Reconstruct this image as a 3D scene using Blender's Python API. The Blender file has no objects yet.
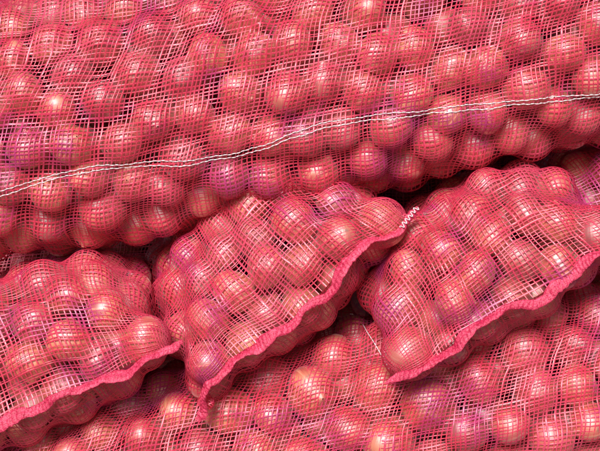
import bpy, math, random
import numpy as np
from mathutils import Vector, Euler, Matrix
from mathutils.kdtree import KDTree

random.seed(5)
scene = bpy.context.scene
COL = scene.collection
K = 0.0011          # metres per drawing unit
R0 = 0.0298         # mean onion radius

def W3(u, v, y):    # elevation-drawing units -> metres
    return np.array([(u - 300) * K, y, (225 - v) * K])

def nrm(v):
    v = np.asarray(v, float)
    return v / (np.linalg.norm(v, axis=-1, keepdims=True) + 1e-12)

# ------------------------------------------------------------------ materials
def new_mat(name):
    m = bpy.data.materials.new(name); m.use_nodes = True
    nt = m.node_tree; nt.nodes.clear()
    out = nt.nodes.new('ShaderNodeOutputMaterial')
    return m, nt, out

def ramp(nt, fac, stops):
    r = nt.nodes.new('ShaderNodeValToRGB')
    e = r.color_ramp.elements
    e[0].position, e[0].color = stops[0][0], (*stops[0][1], 1)
    e[1].position, e[1].color = stops[1][0], (*stops[1][1], 1)
    for p, c in stops[2:]:
        x = e.new(p); x.color = (*c, 1)
    nt.links.new(fac, r.inputs[0]); return r.outputs[0]

def noise(nt, vec, scale, detail=3, rough=0.55):
    n = nt.nodes.new('ShaderNodeTexNoise')
    n.inputs['Scale'].default_value = scale
    n.inputs['Detail'].default_value = detail
    n.inputs['Roughness'].default_value = rough
    nt.links.new(vec, n.inputs['Vector']); return n.outputs[0]

def mix(nt, fac, a, b, mode='MIX'):
    m = nt.nodes.new('ShaderNodeMix'); m.data_type = 'RGBA'; m.blend_type = mode
    for s, v in ((m.inputs[0], fac), (m.inputs[6], a), (m.inputs[7], b)):
        if isinstance(v, (int, float)): s.default_value = v
        elif isinstance(v, tuple): s.default_value = (*v, 1)
        else: nt.links.new(v, s)
    return m.outputs[2]

# onion skin
m_onion, nt, out = new_mat('onion_skin')
at = nt.nodes.new('ShaderNodeAttribute'); at.attribute_name = 'streak'
geo = nt.nodes.new('ShaderNodeNewGeometry')
oi = nt.nodes.new('ShaderNodeObjectInfo')
st = noise(nt, at.outputs['Vector'], 2.2, 4, 0.7)
stc = ramp(nt, st, [(0.3, (0.28, 0.018, 0.025)), (0.5, (0.52, 0.05, 0.048)), (0.66, (0.74, 0.25, 0.20))])
pn = noise(nt, geo.outputs['Position'], 26, 3)
pc = ramp(nt, pn, [(0.42, (0, 0, 0)), (0.66, (1, 1, 1))])
c1 = mix(nt, pc, stc, (0.58, 0.14, 0.08))
rc = ramp(nt, oi.outputs['Random'], [(0.0, (0.62, 0.5, 0.75)), (0.5, (1.0, 1.0, 1.0)), (1.0, (1.15, 1.8, 1.3))])
c2 = mix(nt, 0.85, c1, rc, 'MULTIPLY')
dn = noise(nt, geo.outputs['Position'], 130, 4)
dc = ramp(nt, dn, [(0.58, (0, 0, 0)), (0.72, (1, 1, 1))])
c3 = mix(nt, dc, c2, (0.26, 0.09, 0.05))
b = nt.nodes.new('ShaderNodeBsdfPrincipled')
nt.links.new(c3, b.inputs['Base Color'])
b.inputs['Roughness'].default_value = 0.5
b.inputs['Specular IOR Level'].default_value = 1.0
b.inputs['Coat Weight'].default_value = 1.0
b.inputs['Coat IOR'].default_value = 1.85
nt.links.new(ramp(nt, pn, [(0.35, (0.36,)*3), (0.65, (0.54,)*3)]), b.inputs['Coat Roughness'])
b.inputs['Sheen Weight'].default_value = 0.2
bp = nt.nodes.new('ShaderNodeBump'); bp.inputs['Strength'].default_value = 0.5; bp.inputs['Distance'].default_value = 0.001
nt.links.new(st, bp.inputs['Height']); nt.links.new(bp.outputs[0], b.inputs['Normal'])
nt.links.new(bp.outputs[0], b.inputs['Coat Normal'])
nt.links.new(b.outputs[0], out.inputs[0])

def plastic(name, cols, scale, rough, transl, spec=0.6, fine=900, bump=0, fr=((0.65, 0.6, 0.62), (1.25, 1.3, 1.25))):
    m, nt, out = new_mat(name)
    geo = nt.nodes.new('ShaderNodeNewGeometry')
    n = noise(nt, geo.outputs['Position'], scale, 3)
    c = ramp(nt, n, cols)
    f = noise(nt, geo.outputs['Position'], fine, 2)
    fc = ramp(nt, f, [(0.36, fr[0]), (0.66, fr[1])])
    c = mix(nt, 0.9, c, fc, 'MULTIPLY')
    b = nt.nodes.new('ShaderNodeBsdfPrincipled')
    nt.links.new(c, b.inputs['Base Color'])
    b.inputs['Roughness'].default_value = rough
    b.inputs['Specular IOR Level'].default_value = spec
    if bump:
        bp = nt.nodes.new('ShaderNodeBump'); bp.inputs['Strength'].default_value = bump; bp.inputs['Distance'].default_value = 0.0012
        nt.links.new(f, bp.inputs['Height']); nt.links.new(bp.outputs[0], b.inputs['Normal'])
    t = nt.nodes.new('ShaderNodeBsdfTranslucent'); nt.links.new(c, t.inputs[0])
    mx = nt.nodes.new('ShaderNodeMixShader'); mx.inputs[0].default_value = transl
    nt.links.new(b.outputs[0], mx.inputs[1]); nt.links.new(t.outputs[0], mx.inputs[2])
    nt.links.new(mx.outputs[0], out.inputs[0])
    return m

m_net = plastic('pink_plastic_netting', [(0.34, (0.60, 0.05, 0.22)), (0.48, (0.80, 0.05, 0.11)), (0.68, (0.82, 0.09, 0.18))], 13, 0.36, 0.3, 1.0)
m_hem = plastic('pink_hem_tape', [(0.35, (0.62, 0.015, 0.07)), (0.6, (0.78, 0.045, 0.12))], 60, 0.5, 0.1, 0.5, 640, 0.6, ((0.5, 0.3, 0.4), (1.2, 2.2, 1.7)))
m_white = plastic('white_stitching_thread', [(0.3, (0.78, 0.62, 0.66)), (0.6, (0.88, 0.82, 0.84))], 80, 0.5, 0.1)

m_ground, nt, out = new_mat('concrete_floor')
geo = nt.nodes.new('ShaderNodeNewGeometry')
c = ramp(nt, noise(nt, geo.outputs['Position'], 8, 6), [(0.3, (0.16, 0.14, 0.12)), (0.7, (0.28, 0.25, 0.22))])
b = nt.nodes.new('ShaderNodeBsdfPrincipled'); nt.links.new(c, b.inputs[0]); b.inputs['Roughness'].default_value = 0.9
nt.links.new(b.outputs[0], out.inputs[0])

# ------------------------------------------------------------------ mesh helper
def mesh_quads(name, verts, quads, mat, attr=None):
    me = bpy.data.meshes.new(name)
    verts = np.ascontiguousarray(verts, dtype=np.float32).reshape(-1, 3)
    quads = np.ascontiguousarray(quads, dtype=np.int32).reshape(-1, 4)
    me.vertices.add(len(verts)); me.vertices.foreach_set('co', verts.ravel())
    me.loops.add(quads.size); me.loops.foreach_set('vertex_index', quads.ravel())
    me.polygons.add(len(quads))
    me.polygons.foreach_set('loop_start', np.arange(0, quads.size, 4, dtype=np.int32))
    me.polygons.foreach_set('use_smooth', np.ones(len(quads), dtype=bool))
    me.update(calc_edges=True)
    if attr is not None:
        a = me.attributes.new('streak', 'FLOAT_VECTOR', 'POINT')
        a.data.foreach_set('vector', np.ascontiguousarray(attr, dtype=np.float32).ravel())
    me.materials.append(mat)
    return me

def strip_quads(nrow, ncol, closed=False, base=0):
    i = np.arange(nrow - 1)[:, None]
    j = np.arange(ncol if closed else ncol - 1)[None, :]
    jn = (j + 1) % ncol
    q = np.stack([i * ncol + j, i * ncol + jn, (i + 1) * ncol + jn, (i + 1) * ncol + j], -1)
    return q.reshape(-1, 4) + base

# ------------------------------------------------------------------ onion meshes
def onion_arrays(seed, nu=28, nv=20):
    r = np.random.default_rng(seed)
    v = np.linspace(0, 1, nv)
    th = np.pi * v
    rad = np.sin(th) ** 0.95
    z = -np.cos(th) * r.uniform(0.76, 0.97)
    top = np.clip((v - 0.80) / 0.20, 0, 1)
    rad = rad * (1 - 0.35 * top * (1 - top) * 2.4)
    z = z + 0.18 * top ** 2
    z = z + 0.07 * np.clip((0.08 - v) / 0.08, 0, 1)
    rad = np.maximum(rad, 0.03)
    u = np.arange(nu) / nu * 2 * np.pi
    ph = r.uniform(0, 6.28, 5)
    lob = 1 + 0.055 * np.sin(2 * u + ph[0]) + 0.03 * np.sin(3 * u + ph[1]) + 0.015 * np.sin(5 * u + ph[2])
    X = rad[:, None] * np.cos(u)[None] * lob[None] + 0.08 * np.sin(ph[3]) * z[:, None]
    Y = rad[:, None] * np.sin(u)[None] * lob[None] + 0.05 * np.sin(ph[4]) * z[:, None] ** 2
    Z = np.repeat(z[:, None], nu, 1)
    P = np.stack([X, Y, Z], -1).reshape(-1, 3)
    A = np.stack([np.cos(u)[None] * 3.0 + 0 * v[:, None] + seed * 7, np.sin(u)[None] * 3.0 + 0 * v[:, None],
                  0.5 * v[:, None] + 0 * u[None]], -1).reshape(-1, 3)
    return P, A, strip_quads(nv, nu, True)
NVAR = 9
variants = [onion_arrays(i) for i in range(NVAR)]
onion_meshes = [mesh_quads('onion', P, Q, m_onion, A) for P, A, Q in variants]

# ------------------------------------------------------------------ bag surface
class Bag: pass

def build_surface(ctr, W, H, a, b, cap, seed, bow=None, lump=0.006, taut=12, ridges=()):
    r = np.random.default_rng(seed)
    g = Bag(); g.a, g.b = a, b
    ctr = np.array(ctr, float)
    seg = np.linalg.norm(np.diff(ctr, axis=0), axis=1)
    cum = np.r_[0, np.cumsum(seg)]; L = cum[-1]
    dd = np.linspace(0, L, 300)
    cc = np.stack([np.interp(dd, cum, ctr[:, k]) for k in range(3)], 1)
    kk = np.hanning(61); kk /= kk.sum()
    pad = np.concatenate([cc[0] + (cc[0] - cc[1]) * np.arange(30, 0, -1)[:, None], cc,
                          cc[-1] + (cc[-1] - cc[-2]) * np.arange(1, 31)[:, None]])
    cc = np.stack([np.convolve(pad[:, k], kk, 'valid') for k in range(3)], 1)
    Sc = math.pi / 2 * (cap + b) / 2
    S = 2 * Sc + (L - 2 * cap)
    step = 0.0040
    ns = int(S / step)
    s = np.linspace(0, S, ns)
    d = np.empty(ns); prof = np.ones(ns)
    m1 = s < Sc; m2 = s > S - Sc; m = ~(m1 | m2)
    ph = s[m1] / Sc * math.pi / 2; d[m1] = cap * (1 - np.cos(ph)); prof[m1] = np.sin(ph)
    d[m] = cap + (s[m] - Sc)
    ph = (S - s[m2]) / Sc * math.pi / 2; d[m2] = L - cap * (1 - np.cos(ph)); prof[m2] = np.sin(ph)
    tt = np.linspace(0, 2 * math.pi, 2000)
    ex, ey = a * np.cos(tt), 0.8 * b * np.sin(tt)
    al = np.r_[0, np.cumsum(np.hypot(np.diff(ex), np.diff(ey)))]
    per = al[-1]; nt_ = int(per / step)
    th = np.interp(np.arange(nt_) / nt_ * per, al, tt)
    W = nrm(W); H = nrm(H)
    C = np.stack([np.interp(d, dd, cc[:, k]) for k in range(3)], 1)
    w = np.cos(th); h = np.sign(np.sin(th)) * np.abs(np.sin(th)) ** 0.8
    aa = a * (1 - 0.05 * prof)
    P = C[:, None] + W * (aa[:, None] * w[None])[..., None] + H * ((b * prof)[:, None] * h[None])[..., None]
    if bow is not None:
        bw = np.interp(w, bow[0], bow[1])
        P = P + H * (np.exp(-(d / 0.07) ** 2)[:, None] * bw[None])[..., None]
    f = r.uniform(10, 22, (3, 3)) * r.choice([-1, 1], (3, 3)); p = r.uniform(0, 6.28, 3)
    lum = sum(np.sin(P @ f[k] + p[k]) for k in range(3)) / 3 * lump
    Ps = np.gradient(P, axis=0); Pt = (np.roll(P, -1, 1) - np.roll(P, 1, 1)) / 2
    N = nrm(np.cross(Ps, Pt))
    mid = C[:, None].repeat(nt_, 1)
    if (N * (P - mid)).sum() < 0: N = -N
    P = P + N * (lum * prof[:, None])[..., None]
    g.P, g.N, g.ns, g.nt, g.S, g.per = P, N, ns, nt_, S, per
    g.F = nrm(ctr[0] - ctr[1]); g.W, g.H = W, H
    g.prof = prof; g.s = s
    ar = np.linalg.norm(np.cross(Ps, Pt), axis=-1)
    kd = KDTree(ns * nt_)
    flat = P.reshape(-1, 3)
    for i, q in enumerate(flat): kd.insert(q, i)
    kd.balance()
    def layer(depth, rad, dens, keep):
        cand = (P - N * depth)[::2, ::2].reshape(-1, 3)
        nn = N[::2, ::2].reshape(-1, 3); arr = ar[::2, ::2].ravel() * 4
        ok = np.array([kd.find(q)[2] > depth * 0.80 for q in cand])
        ok &= keep(cand, nn)
        cand, nn, arr = cand[ok], nn[ok], arr[ok]
        k2 = KDTree(len(cand))
        for i, q in enumerate(cand): k2.insert(q, i)
        k2.balance()
        shrink = (1 - depth / b) ** 0.7 if depth > 1.5 * R0 else (1 - 0.5 * depth / b)
        n = max(3, int(arr.sum() * shrink / (0.866 * (2 * rad * dens) ** 2)))
        idx = r.choice(len(cand), n, replace=False)
        X = cand[idx].copy()
        dm = 2 * rad * 1.08
        for it in range(60):
            D = X[:, None] - X[None]
            L_ = np.linalg.norm(D, axis=-1) + 1e-9
            f_ = np.clip(dm - L_, 0, None); np.fill_diagonal(f_, 0)
            X = X + (D / L_[..., None] * f_[..., None]).sum(1) * 0.35
            idx = np.array([k2.find(q)[1] for q in X]); X = cand[idx] + (r.normal(0, 0.0004, X.shape))
        D = np.linalg.norm(X[:, None] - X[None], axis=-1); np.fill_diagonal(D, 9)
        alive = np.ones(len(X), bool)
        for i in range(len(X)):
            if alive[i]:
                alive[(D[i] < rad * 1.15) & (np.arange(len(X)) > i)] = False
        X = X[alive]; NN = nn[idx][alive]
        D = np.sort(D[alive][:, alive], 1)
        near = D[:, :3].mean(1) / 2
        Rr = np.clip(near * r.uniform(0.94, 1.12, len(X)), rad * 0.80, rad * 1.16)
        X = X + NN * ((depth - Rr) * 0.6 + r.normal(0, 0.0025, len(X)))[:, None] * (1 if depth < 1.5 * R0 else 0)
        return X, NN, Rr
    g.outer = layer(R0, R0, 0.92, lambda c_, n_: np.ones(len(c_), bool))
    if b > 2.4 * R0:
        g.inner = layer(2.2 * R0, R0, 0.95, lambda c_, n_: n_[:, 1] < 0.9)
    else: g.inner = None
    # ---------------- taut net over the onions
    d0 = np.full(ns * nt_, -0.016)
    d0.reshape(ns, nt_)[0] = 0.0; d0.reshape(ns, nt_)[-1] = 0.0
    nf = N.reshape(-1, 3)
    for c_, rr in zip(g.outer[0], g.outer[2]):
        e = flat - c_
        near = np.where((e * e).sum(1) < (2.2 * rr) ** 2)[0]
        e = e[near]; n_ = nf[near]; rr = rr * 1.02 + 0.0010
        bq = (e * n_).sum(1); disc = bq ** 2 - ((e * e).sum(1) - rr * rr)
        o = disc > 0
        t = -bq[o] + np.sqrt(disc[o])
        ii = near[o]; t = np.clip(t, -0.02, 0.012)
        d0[ii] = np.maximum(d0[ii], t)
    d0 = d0.reshape(ns, nt_); dn = d0.copy()
    for it in range(taut):
        av = (np.roll(dn, 1, 1) + np.roll(dn, -1, 1)) * 0.25
        up = np.vstack([dn[:1], dn[:-1]]); dw = np.vstack([dn[1:], dn[-1:]])
        av = av + (up + dw) * 0.25
        dn = np.maximum(d0, av)
    k = dn.copy()
    for it in range(3):
        k = 0.5 * k + 0.125 * (np.roll(k, 1, 1) + np.roll(k, -1, 1) + np.vstack([k[:1], k[:-1]]) + np.vstack([k[1:], k[-1:]]))
    dn = np.maximum(k, d0)
    for (p0, p1, hgt, wd) in ridges:      # folds of slack net
        p0, p1 = np.array(p0), np.array(p1); ab = p1 - p0
        tq = np.clip(((P - p0) @ ab) / (ab @ ab), 0, 1)
        ds_ = np.linalg.norm(P - (p0 + tq[..., None] * ab), axis=-1)
        dn = dn + hgt * np.exp(-(ds_ / wd) ** 2) * np.sin(np.pi * np.clip(tq, 0.02, 0.98)) ** 0.5
    g.Pf = P + N * dn[..., None]
    A1 = np.gradient(g.Pf, axis=0); B1 = (np.roll(g.Pf, -1, 1) - np.roll(g.Pf, 1, 1)) / 2
    n2 = nrm(np.cross(A1, B1)); sg = np.sign((n2 * N).sum(-1, keepdims=True)); sg[sg == 0] = 1
    g.Nf = nrm(n2 * sg + 0.3 * N)
    return g

def samp(G, A, si, ti):
    si = np.clip(si, 0, G.ns - 1.001); i = si.astype(int); fi = (si - i)[..., None]
    ti = ti % G.nt; j = ti.astype(int) % G.nt; fj = (ti - np.floor(ti))[..., None]; j2 = (j + 1) % G.nt
    return (A[i, j] * (1 - fi) * (1 - fj) + A[i + 1, j] * fi * (1 - fj) + A[i, j2] * (1 - fi) * fj + A[i + 1, j2] * fi * fj)

def build_net(G, p_long, p_cross, w_long, w_cross, seed):
    r = np.random.default_rng(seed)
    ds, dt = G.S / (G.ns - 1), G.per / G.nt
    q = r.uniform(0, 6.28, 8)
    def warp(s, t):
        a_ = 2 * np.pi * t / G.per
        wt = 0.006 * np.sin(7 * s + q[0] + 2 * a_) + 0.002 * np.sin(23 * s + q[1] + 3 * a_) + 0.0006 * np.sin(90 * s + q[2] + 11 * a_)
        ws = 0.008 * np.sin(2 * a_ + q[3] + 3 * s) + 0.003 * np.sin(5 * a_ + q[4] + 9 * s) + 0.0006 * np.sin(19 * a_ + q[5] + 60 * s)
        edge = np.clip(np.minimum(s, G.S - s) / 0.05, 0, 1)
        return ws * edge, wt
    V, Q, base = [], [], 0
    def add(S, T, dS, dT, hgt):
        nonlocal base
        pts = []
        N0 = samp(G, G.Nf, S / ds, T / dt)
        for sgn in (-1, 0, 1):
            p = samp(G, G.Pf, (S + sgn * dS) / ds, (T + sgn * dT) / dt)
            p = p + N0 * (hgt if sgn == 0 else hgt * 0.3)
            pts.append(p)
        A = np.stack(pts, 2)
        n, m = A.shape[:2]
        q0 = strip_quads(m, 3)
        V.append(A.reshape(-1, 3))
        Q.append((q0[None] + (np.arange(n) * m * 3)[:, None, None]).reshape(-1, 4) + base)
        base += n * m * 3
    nl = int(G.per / p_long); tc = (np.arange(nl) + r.normal(0, 0.10, nl)) * G.per / nl
    sm = np.linspace(0, G.S, int(G.S / 0.0042))
    S, T = np.meshgrid(sm, tc); ws, wt = warp(S, T)
    wv = w_long / 2 * r.uniform(0.7, 1.35, nl)[:, None] * (1 + 0.25 * np.sin(S * 60 + T * 900))
    add(S, T + wt, 0 * S, wv, 0.0005)
    nc = int(G.S / p_cross); sc = (np.arange(1, nc) + r.normal(0, 0.12, nc - 1)) * G.S / nc
    tm = np.linspace(0, G.per, int(G.per / 0.0042))
    T, S = np.meshgrid(tm, sc); ws, wt = warp(S, T)
    wv = w_cross / 2 * r.uniform(0.6, 1.4, nc - 1)[:, None] * (1 + 0.25 * np.sin(T * 70 + S * 700))
    add(S + ws, T + 0 * wt, wv, 0 * T, 0.0008)
    return np.concatenate(V), np.concatenate(Q)

def tube(path, rad, nsides=6, axis=None):
    path = np.asarray(path); n = len(path)
    tan = nrm(np.gradient(path, axis=0))
    up = np.array(axis if axis is not None else (0, -1, 0), float)
    s1 = nrm(np.cross(tan, up)); s2 = nrm(np.cross(s1, tan))
    an = np.arange(nsides) / nsides * 2 * np.pi
    r1 = rad if np.ndim(rad) else np.full(n, rad)
    P = path[:, None] + s1[:, None] * (np.cos(an)[None] * r1[:, None])[..., None] + s2[:, None] * (np.sin(an)[None] * r1[:, None])[..., None]
    return P.reshape(-1, 3), strip_quads(n, nsides, True)

def resample(p, step):
    p = np.asarray(p); L = np.r_[0, np.cumsum(np.linalg.norm(np.diff(p, axis=0), axis=1))]
    n = max(4, int(L[-1] / step)); x = np.linspace(0, L[-1], n)
    return np.stack([np.interp(x, L, p[:, k]) for k in range(3)], 1), x

def build_hem(G, seed, start=True):
    r = np.random.default_rng(seed)
    row = 0 if start else G.ns - 1
    half = G.nt // 2 + 1
    p = G.P[row, :half]
    F = G.F if start else nrm(G.P[-1, half // 2] - G.P[-6, half // 2])
    ext0 = p[0] + G.W * 0.012; ext1 = p[-1] - G.W * 0.012
    p = np.vstack([ext0, p, ext1])
    p, x = resample(p, 0.0006)
    n = len(p); q = r.uniform(0, 6.28, 9)
    wob = 0.0040 * np.sin(x * 50 + q[0]) + 0.0026 * np.sin(x * 121 + q[1]) + 0.0006 * np.sin(x * 330 + q[2])
    p = p + G.H * wob[:, None] + F * (0.004 + 0.0025 * np.sin(x * 70 + q[3]))[:, None]
    taper = np.clip(np.minimum(x, x[-1] - x) / 0.008, 0.5, 1)
    cor = 1 + 0.03 * np.sin(x * 900 + 6 * np.sin(x * 61 + q[5])) + 0.05 * np.sin(x * 420 + 5 * np.sin(x * 83 + q[6]))
    wd = 0.0060 * cor * taper * (1 + 0.28 * np.sin(x * 43 + q[4]) + 0.12 * np.sin(x * 160 + q[7])); tk = 0.0022 * taper
    nsd = 28
    an = np.arange(nsd) / nsd * 2 * np.pi
    valley = 1 - 0.5 * np.exp(-((np.cos(an) - 0.25) / 0.16) ** 2)
    jit = valley[None] * (1 + 0.22 * np.sin(x[:, None] * 1250 + 3 * np.cos(an)[None] + 3 * np.sin(x[:, None] * 77)) * np.abs(np.sin(an))[None])
    tw = 0.55 + 0.45 * np.sin(x * 31 + q[8]) + 0.3 * np.sin(x * 90 + q[2])
    tan = nrm(np.gradient(p, axis=0)); up = nrm(G.H[None] * (1.0) + F[None] * tw[:, None])
    s1 = nrm(np.cross(tan, up)); s2 = nrm(np.cross(s1, tan))
    V1 = p[:, None] + s1[:, None] * (np.cos(an)[None] * wd[:, None])[..., None] + s2[:, None] * (np.sin(an)[None] * np.asarray(tk)[:, None] * jit)[..., None]
    return V1.reshape(-1, 3), strip_quads(n, nsd, True), p, x, F

def stitch_tubes(path, x, rmax, pitch, ph, wig):
    rad = rmax * (0.25 + 0.75 * np.abs(np.sin(np.pi * x / pitch + ph)) ** 0.6)
    return tube(path + wig, rad, 6)

bags = []
def make_bag(label, ctr, W, H, a, b, cap, seed, bow=None, pl=0.0050, pc=0.0050, wl=0.0016, wc=0.0015, hems=(True, False), lump=0.006, taut=11, ridges=()):
    G = build_surface(ctr, W, H, a, b, cap, seed, bow, lump, taut, ridges)
    e = bpy.data.objects.new('onion_bag', None); COL.objects.link(e)
    base = G.Pf.reshape(-1, 3); c = base.mean(0); c[2] = base[:, 2].min()
    e.location = c; e.empty_display_size = 0.05
    e['label'] = label; e['category'] = 'bag of onions'; e['group'] = 'stacked mesh bags of onions'
    G.e, G.c = e, c
    def part(name, V, Q, mat, lab=None):
        me = mesh_quads(name, V - c, Q, mat)
        o = bpy.data.objects.new(name, me); COL.objects.link(o); o.parent = e
        if lab: o['label'] = lab
        return o
    G.part = part
    V, Q = build_net(G, pl, pc, wl, wc, seed + 50)
    part('netting', V, Q, m_net)
    for st_, on in zip((True, False), hems):
        if on:
            V, Q, p, x, F = build_hem(G, seed + 9, st_)
            part('hem', V, Q, m_hem)
            G.hem = (p, x, F)
    bags.append(G)
    return G

# ---- the sacks
yA = 0.10
A = make_bag('large bulging pink mesh onion bag with white stitched seam',
    [W3(-130, 126, yA), W3(0, 117, yA), W3(110, 112, yA), W3(250, 76, yA), W3(400, 48, yA), W3(600, 10, yA), W3(720, -12, yA)],
    (0.17, 0, 1), (0, -1, 0), 0.170, 0.125, 0.10, 3, hems=(True, True),
    ridges=[((-0.065, -0.02, 0.26), (-0.022, -0.02, 0.185), 0.010, 0.008), ((-0.30, -0.02, 0.25), (-0.27, -0.02, 0.16), 0.006, 0.008),
            ((0.16, -0.02, 0.26), (0.20, -0.02, 0.17), 0.006, 0.008)])

def pillow(label, nose, ang, a, b, cap, tilt, y, back, seed, bow=None, lift=0.005, **kw):
    an = math.radians(ang); Wv = np.array([math.cos(an), 0, math.sin(an)])
    H2 = np.array([-math.sin(an), 0, math.cos(an)]); Y = np.array([0, -1.0, 0])
    t = math.radians(tilt)
    F = Y * math.cos(t) - H2 * math.sin(t)
    H = H2 * math.cos(t) + Y * math.sin(t)
    n = W3(*nose, y)
    c1 = n - F * cap
    pts = [n, c1, c1 + np.array([0, 0.10, 0.0]) + H2 * lift, c1 + np.array(back) + H2 * lift]
    return make_bag(label, pts, Wv, H, a, b, cap, seed, bow, **kw)

k = K
bowC = (np.array([-141, -115, -70, -20, 33, 75, 104, 141]) / 141.0, np.array([0, 24, 22, 2, 6, 14, 2, 0]) * k)
bowD = (np.array([-1, -0.7, -0.45, -0.2, 0.2, 0.6, 1]), np.array([0, -4, 6, 4, -2, 2, 0]) * k)
bowB = (np.array([-1, -0.4, 0.0, 0.4, 0.75, 1]), np.array([0, 0, 3, -3, 5, 0]) * k)
net2 = dict(pl=0.0055, pc=0.0049, wl=0.0016, wc=0.0015, lump=0.004, taut=12)
B = pillow('pink mesh onion bag with thick gathered pink hem', (48, 400), 23, 0.152, 0.106, 0.124, 31, -0.02, (0.0, 0.27, 0.0), 21, bowB, **net2)
C = pillow('pink mesh onion bag with steep hem and white stitched corner', (306, 313), 44, 0.158, 0.104, 0.138, 35, 0.01, (-0.03, 0.27, 0.0), 34, bowC, lift=0.03, **net2)
D = pillow('pink mesh onion bag with slanting wavy hem', (513, 305), 31, 0.152, 0.098, 0.126, 30, -0.02, (0.0, 0.29, -0.02), 47, bowD, **net2)
E = pillow('pink mesh onion bag tucked between neighbouring bags', (680, 225), 25, 0.14, 0.095, 0.11, 20, 0.08, (0.0, 0.25, 0.0), 58, None, **net2)
yF = 0.155
Fb = make_bag('long pink mesh onion bag lying beneath slanting bags',
    [W3(-120, 570, yF), W3(0, 540, yF), W3(100, 505, yF), W3(350, 448, yF), W3(600, 408, yF), W3(730, 392, yF)],
    (0.2, 0, 1), (0, -1, 0), 0.152, 0.135, 0.10, 66, hems=(True, True))
yR = 0.50  # backing bag, added to plug gaps where bright sky showed through
Rb = make_bag('pink mesh onion bag added behind the front bags to close gaps to the sky',
    [W3(-180, 330, yR), W3(100, 310, yR), W3(350, 290, yR), W3(640, 270, yR), W3(800, 265, yR)],
    (0.05, 0, 1), (0, -1, 0), 0.20, 0.11, 0.10, 77, hems=(True, True))
yT = 0.40  # added upper bag, keeps sky light from leaking through the top bag
Tb = make_bag('pink mesh onion bag added at the upper back to block sky light',
    [W3(-180, 20, yT), W3(100, 5, yT), W3(350, -15, yT), W3(640, -40, yT), W3(800, -50, yT)],
    (0.05, 0, 1), (0, -1, 0), 0.19, 0.12, 0.10, 83, hems=(True, True))

# ---- white seam along the upper bag
def seam(G, us, vs, x0, x1, offs, name='seam_stitching'):
    tgt_x = (np.array(us) - 300) * K; tgt_z = (225 - np.array(vs)) * K
    rows = []
    for i in range(2, G.ns - 2):
        P = G.Pf[i]; fr = G.N[i][:, 1] < -0.02
        j = np.where(fr)[0]
        if len(j) < 5: continue
        xx = P[j, 0].mean()
        if xx < x0 or xx > x1: continue
        z = np.interp(xx, tgt_x, tgt_z)
        o = np.argsort(P[j, 2])
        t = np.interp(z, P[j, 2][o], j[o].astype(float))
        rows.append((i, t))
    rows = np.array(rows, float)
    kk = np.hanning(17); kk /= kk.sum()
    tt = np.convolve(np.pad(rows[:, 1], 8, mode='edge'), kk, 'valid')
    for q, o in enumerate(offs):
        s_i = rows[:, 0]; ti = tt + o / (G.per / G.nt)
        p = samp(G, G.Pf, s_i, ti) + samp(G, G.Nf, s_i, ti) * 0.0018
        p, x = resample(p, 0.0006)
        wig = np.stack([0 * x, 0 * x, 0.0003 * np.sin(x * 2 * np.pi / 0.0104 + q) + 0.0005 * np.sin(x * 70 + q)], 1)
        V, Q = stitch_tubes(p, x, 0.00062, 0.0052, q * 1.3, wig)
        G.part(name, V, Q, m_white)
seam(A, [-60, 0, 60, 110, 210, 260, 340, 450, 600, 700], [208, 195, 176, 164, 159, 150, 121, 108, 93, 85], -0.42, 0.42, (0.0, 0.0055))

# short run of white stitching over the top of the lower long bag
fr = Fb.N[..., 1] < 0.25
pp = (Fb.Pf + Fb.Nf * 0.0018)[fr]
tx = np.linspace(0, 1, 60)
line = []
a0, a1 = W3(352, 312, 0), W3(392, 374, 0)
for t in tx:
    q = a0 + (a1 - a0) * t
    dd_ = (pp[:, 0] - q[0] - 0.003 * math.sin(3 * t)) ** 2 + (pp[:, 2] - q[2]) ** 2
    wgt = np.exp(-dd_ / (2 * 0.003 ** 2)); 
    if wgt.sum() > 1e-3: line.append((pp * wgt[:, None]).sum(0) / wgt.sum() + np.array([0, -0.0015, 0]))
if len(line) > 6:
    p, x = resample(np.array(line), 0.0006)
    V, Q = stitch_tubes(p, x, 0.0006, 0.0052, 0, np.zeros((len(x), 3)))
    Fb.part('seam_stitching', V, Q, m_white)

# white stitching at the corner of bag C
p, x, F = C.hem
sel = x < 0.030
zz = F * (0.004 * np.sin(x * 2 * np.pi / 0.005))[:, None]
V, Q = tube((p + nrm(C.H * 0.8 + F * 0.6) * 0.0036 + zz)[sel], 0.0006, 6)
C.part('corner_stitching', V, Q, m_white)

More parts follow.
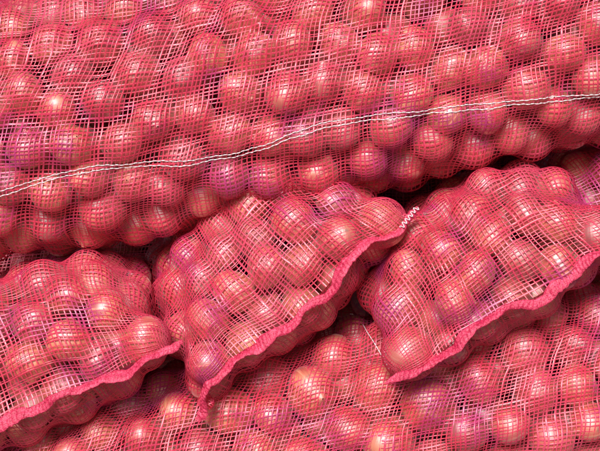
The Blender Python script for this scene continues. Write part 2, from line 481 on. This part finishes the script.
# ------------------------------------------------------------------ onions
allO = []
for bi, G in enumerate(bags):
    X, NN, Rr = G.outer
    for p_, n_, r_ in zip(X, NN, Rr):
        inframe = abs(p_[0]) < 0.36 and abs(p_[2]) < 0.28
        score = -n_[1] - 0.8 * p_[1] if inframe else -5 - abs(p_[0]) - abs(p_[2])
        if G in (Rb, Tb): score -= 5
        allO.append((score, p_, n_, r_))
    if G.inner is not None:
        X, NN, Rr = G.inner
        for p_, n_, r_ in zip(X, NN, Rr): allO.append((-20, p_, n_, r_))
allO.sort(key=lambda q: -q[0])
def rotm():
    return Euler((random.uniform(0, 6.28), random.uniform(0, 6.28), random.uniform(0, 6.28))).to_matrix()
SV, SQ, SA, base = [], [], [], 0
for i, (sc_, p_, n_, r_) in enumerate(allO):
    v = i % NVAR; Rm = rotm()
    if i < 300:
        o = bpy.data.objects.new('onion', onion_meshes[v])
        o.matrix_world = Matrix.Translation(Vector(p_)) @ Rm.to_4x4() @ Matrix.Scale(float(r_) , 4)
        o['label'] = 'round red onion with papery skin inside pink mesh bag'
        o['category'] = 'onion'; o['group'] = 'red onions packed in mesh bags'
        COL.objects.link(o)
    else:
        P, A_, Q = variants[v]
        SV.append(P @ np.array(Rm).T * r_ + p_); SA.append(A_ + i * 0.37); SQ.append(Q + base); base += len(P)
me = mesh_quads('onion_heap', np.concatenate(SV), np.concatenate(SQ), m_onion, np.concatenate(SA))
o = bpy.data.objects.new('onion_heap', me); COL.objects.link(o)
o['kind'] = 'stuff'; o['label'] = 'mass of red onions filling the mesh bags'; o['category'] = 'onions'

# ------------------------------------------------------------------ ground
me = bpy.data.meshes.new('ground')
gz = -0.56
me.from_pydata([(-30, -30, gz), (30, -30, gz), (30, 30, gz), (-30, 30, gz)], [], [(0, 1, 2, 3)])
me.materials.append(m_ground)
g = bpy.data.objects.new('ground', me); COL.objects.link(g); g['kind'] = 'structure'
g['label'] = 'rough grey concrete floor under the stacked bags'; g['category'] = 'ground'

# ------------------------------------------------------------------ light
w = bpy.data.worlds.new('World'); scene.world = w; w.use_nodes = True
nt = w.node_tree; bg = nt.nodes['Background']
sky = nt.nodes.new('ShaderNodeTexSky'); sky.sky_type = 'NISHITA'; sky.sun_disc = False
el, az = math.radians(28), math.radians(-10)
sky.sun_elevation = el
dirv = Vector((math.sin(az) * math.cos(el), -math.cos(az) * math.cos(el), math.sin(el)))
sky.sun_rotation = math.atan2(dirv.x, dirv.y)
nt.links.new(sky.outputs[0], bg.inputs[0]); bg.inputs[1].default_value = 0.075
sl = bpy.data.lights.new('sun', 'SUN'); sl.energy = 5.0; sl.angle = math.radians(20); sl.color = (1, 0.97, 0.95)
so = bpy.data.objects.new('sun', sl); COL.objects.link(so)
so.rotation_euler = dirv.to_track_quat('Z', 'Y').to_euler()

cam = bpy.data.cameras.new('camera'); co = bpy.data.objects.new('camera', cam); COL.objects.link(co)
co.location = (0, -1.5, 0.0); co.rotation_euler = (math.radians(90), 0, 0)
cam.sensor_width = 36; cam.lens = 36 * 1.5 / 0.66
cam.clip_end = 200; cam.clip_start = 0.01
scene.camera = co
scene.view_settings.view_transform = 'Standard'; scene.view_settings.look = 'None'; scene.view_settings.exposure = 0
